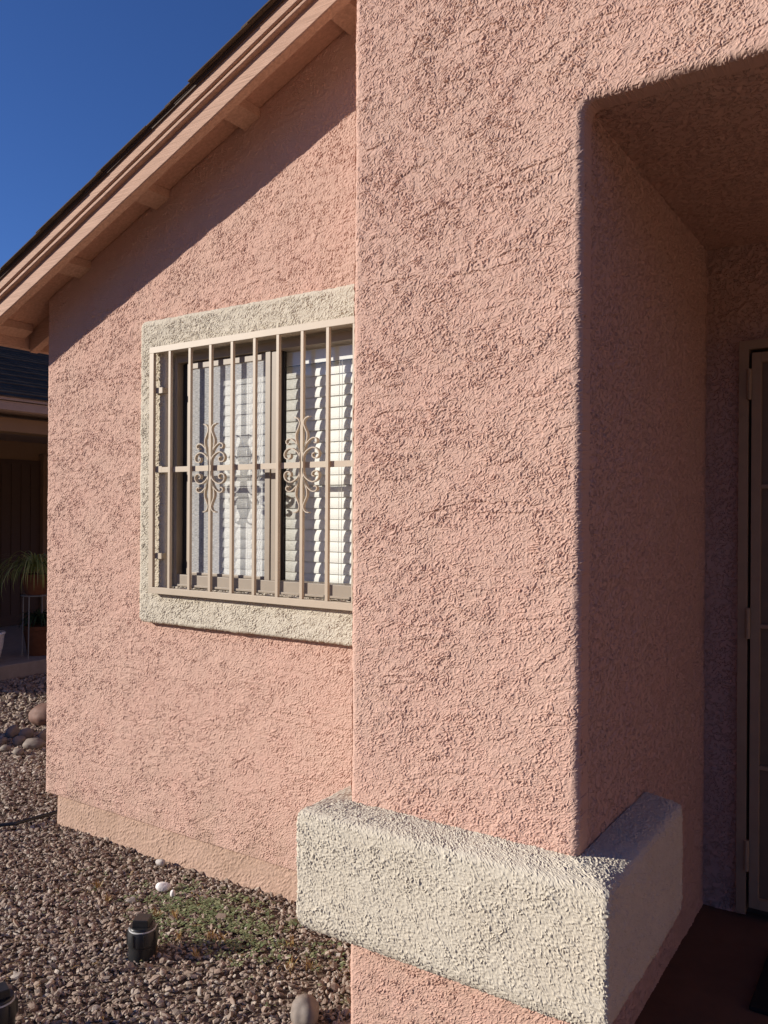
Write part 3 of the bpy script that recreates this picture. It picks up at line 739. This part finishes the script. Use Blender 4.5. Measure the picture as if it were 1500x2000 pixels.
blades('weed_patch', GREEN, sp_g, 8, kind='stuff', label='low green weeds sprouting through the gravel by the wall', cat='weeds')
sp_s = []
for px, py in ((-2.07, 2.05), (-2.02, 2.06), (-2.16, 1.99), (-2.03, 1.94), (-2.17, 1.885), (-1.72, 2.06), (-1.66, 2.09), (-2.75, 2.10), (-2.62, 2.05), (-1.80, 2.16), (-2.36, 2.06), (-2.28, 2.08)):
    sp_s.append((px, py, 16, .006, .038, .0018, 1.15))
for i in range(55): sp_s.append((rs.uniform(-3.2, -1.5), rs.uniform(1.5, 2.36), 3, .006, .028, .0012, .35))
blades('dry_weed_tufts', STRAW, sp_s, 9, kind='stuff', label='dry orange weed tufts and straw among the gravel', cat='dry weeds')
# ------------------------------------------------------------------ neighbouring house in the shade
nb = thing('neighbour_house', (-7.5, 5, 0), 'shaded tan neighbouring house with porch, at the left edge of the picture', 'house')
NE = -6.33
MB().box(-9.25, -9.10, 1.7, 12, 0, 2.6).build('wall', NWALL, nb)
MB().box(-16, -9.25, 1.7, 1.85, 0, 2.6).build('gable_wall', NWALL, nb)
MB().box(-6.72, -6.50, 1.7, 12, 2.165, 2.285).build('porch_beam', NWALL, nb, bevel=.01)
for y in (1.75, 6.3, 9.4): MB().box(-6.74, -6.48, y, y+.26, .10, 2.164).build('post', NWALL, nb, bevel=.01)
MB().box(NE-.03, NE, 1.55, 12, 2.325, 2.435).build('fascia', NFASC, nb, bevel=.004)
MB().box(NE+.001, NE+.02, 1.55, 12, 2.405, 2.437).build('gutter_lip', NFASC, nb, bevel=.003)
MB().hexa([(-9.2, 1.6, 2.32), (NE-.031, 1.6, 2.32), (NE-.031, 12, 2.32), (-9.2, 12, 2.32), (-9.2, 1.6, 2.34), (NE-.031, 1.6, 2.34), (NE-.031, 12, 2.34), (-9.2, 12, 2.34)]).build('porch_ceiling', NFASC, nb)
nroof = MB().hexa([(-11, 1.55, 2.43+K*4.67-.03), (NE, 1.55, 2.40), (NE, 12, 2.40), (-11, 12, 2.43+K*4.67-.03), (-11, 1.55, 2.43+K*4.67), (NE, 1.55, 2.43), (NE, 12, 2.43), (-11, 12, 2.43+K*4.67)]).build('roof', SHING, nb)
cme = None
for i in range(34):
    x1 = NE+.03-.10*i; z1 = 2.441-K*(x1-NE)
    if cme is None:
        o = MB().hexa([(-.12, 2.5, .051), (0, 2.5, 0), (0, 8, 0), (-.12, 8, .051), (-.12, 2.5, .055), (0, 2.5, .012), (0, 8, .012), (-.12, 8, .055)]).build('shingle_course', SHING, nroof); cme = o.data
    else:
        o = bpy.data.objects.new('shingle_course', cme); link(o, nroof)
    o.location = (x1, random.uniform(-.02, .02), z1+random.uniform(-.002, .003))
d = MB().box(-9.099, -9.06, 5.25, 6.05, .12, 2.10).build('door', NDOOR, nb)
for k in range(6): MB().box(-9.059, -9.05, 5.29+.125*k, 5.40+.125*k, .25, 2.05).build('door_board', NDOOR, d, bevel=.002)
MB().box(-9.099, -9.0, 6.05, 6.13, .12, 2.18).build('door_frame', NWALL, nb)
MB().box(-9.099, -9.0, 5.17, 5.25, .12, 2.18).build('door_frame', NWALL, nb)
MB().box(-9.10, -6.79, 1.8, 12, -.05, .12).build('porch_slab', CONC, None, bevel=.008, kind='structure')
# pots
def pot(name, c, prof, mat, label, cat='plant pot'):
    t = thing(name, c, label, cat); MB().lathe(c, prof, 32).build('pot', mat, t, smooth=True)
    r, h = max(p[0] for p in prof)*.86, prof[-1][1]; MB().lathe((c[0], c[1], c[2]+h-.03), [(r, 0), (r, .004)], 24).build('soil', SOIL, t); return t
def arch_leaves(t, c, n, ln, wd, seed, mat, up=1.0):
    rs = np.random.RandomState(seed); vs = []; fs = []
    for _ in range(n):
        a = rs.rand()*6.283; L = ln*(.55+.6*rs.rand()); e0 = up*(.5+.5*rs.rand()); p = np.array(c)+np.array([math.cos(a), math.sin(a), 0])*.03*rs.rand(); k = len(vs); m_ = 8
        side = np.array([-math.sin(a), math.cos(a), 0])
        for i in range(m_+1):
            u = i/m_; w = wd*(1-u)**.6*(.6+.4*min(1, u*4)); vs += [tuple(p-side*w), tuple(p+side*w)]
            e = e0-2.5*u*(1.0+.25*rs.rand()); p = p+np.array([math.cos(a)*math.cos(e), math.sin(a)*math.cos(e), math.sin(e)])*L/m_
        for i in range(m_): fs.append((k+2*i, k+2*i+1, k+2*i+3, k+2*i+2))
    me = bpy.data.meshes.new('foliage'); me.from_pydata(vs, [], fs); me.update(); o = bpy.data.objects.new('foliage', me); setm(o, mat); link(o, t)
PC = (-6.98, 4.62)
st = thing('plant_stand', (PC[0], PC[1], .12), 'thin wire plant stand on the shaded porch slab', 'plant stand')
for i in range(4):
    a = .5+i*math.pi/2; MB().tube([(PC[0]+.13*math.cos(a), PC[1]+.13*math.sin(a), .12), (PC[0]+.12*math.cos(a), PC[1]+.12*math.sin(a), .70)], .006, 6).build('leg', WIRE, st)
MB().tube([(PC[0]+.125*math.cos(a), PC[1]+.125*math.sin(a), .70) for a in np.linspace(0, 6.283, 25)], .006, 6).build('ring', WIRE, st)
t = pot('spider_plant', (PC[0], PC[1], .71), [(.09, 0), (.11, .08), (.125, .16), (.135, .165), (.135, .19), (.12, .19)], TERRA, 'spider plant with drooping striped leaves in a clay pot on the wire stand', 'potted plant')
arch_leaves(t, (PC[0], PC[1], .92), 170, .58, .008, 3, SPIDER, 1.25)
t = pot('potted_shrub', (PC[0]-.08, PC[1]+.10, .122), [(.11, 0), (.13, .12), (.15, .24), (.16, .245), (.16, .28), (.14, .28)], TERRA, 'dark leafy shrub in a clay pot under the wire stand', 'potted plant')
arch_leaves(t, (PC[0]-.08, PC[1]+.10, .42), 160, .26, .014, 5, SHRUB, 1.6)
t = pot('white_planter', (-6.98, 4.14, .122), [(.08, 0), (.11, .06), (.135, .16), (.145, .26), (.155, .27), (.150, .285), (.14, .285)], GLAZE, 'white glazed planter at the left picture edge on the shaded porch', 'potted plant')
arch_leaves(t, (-6.98, 4.14, .42), 60, .16, .010, 6, SHRUB, 1.4)
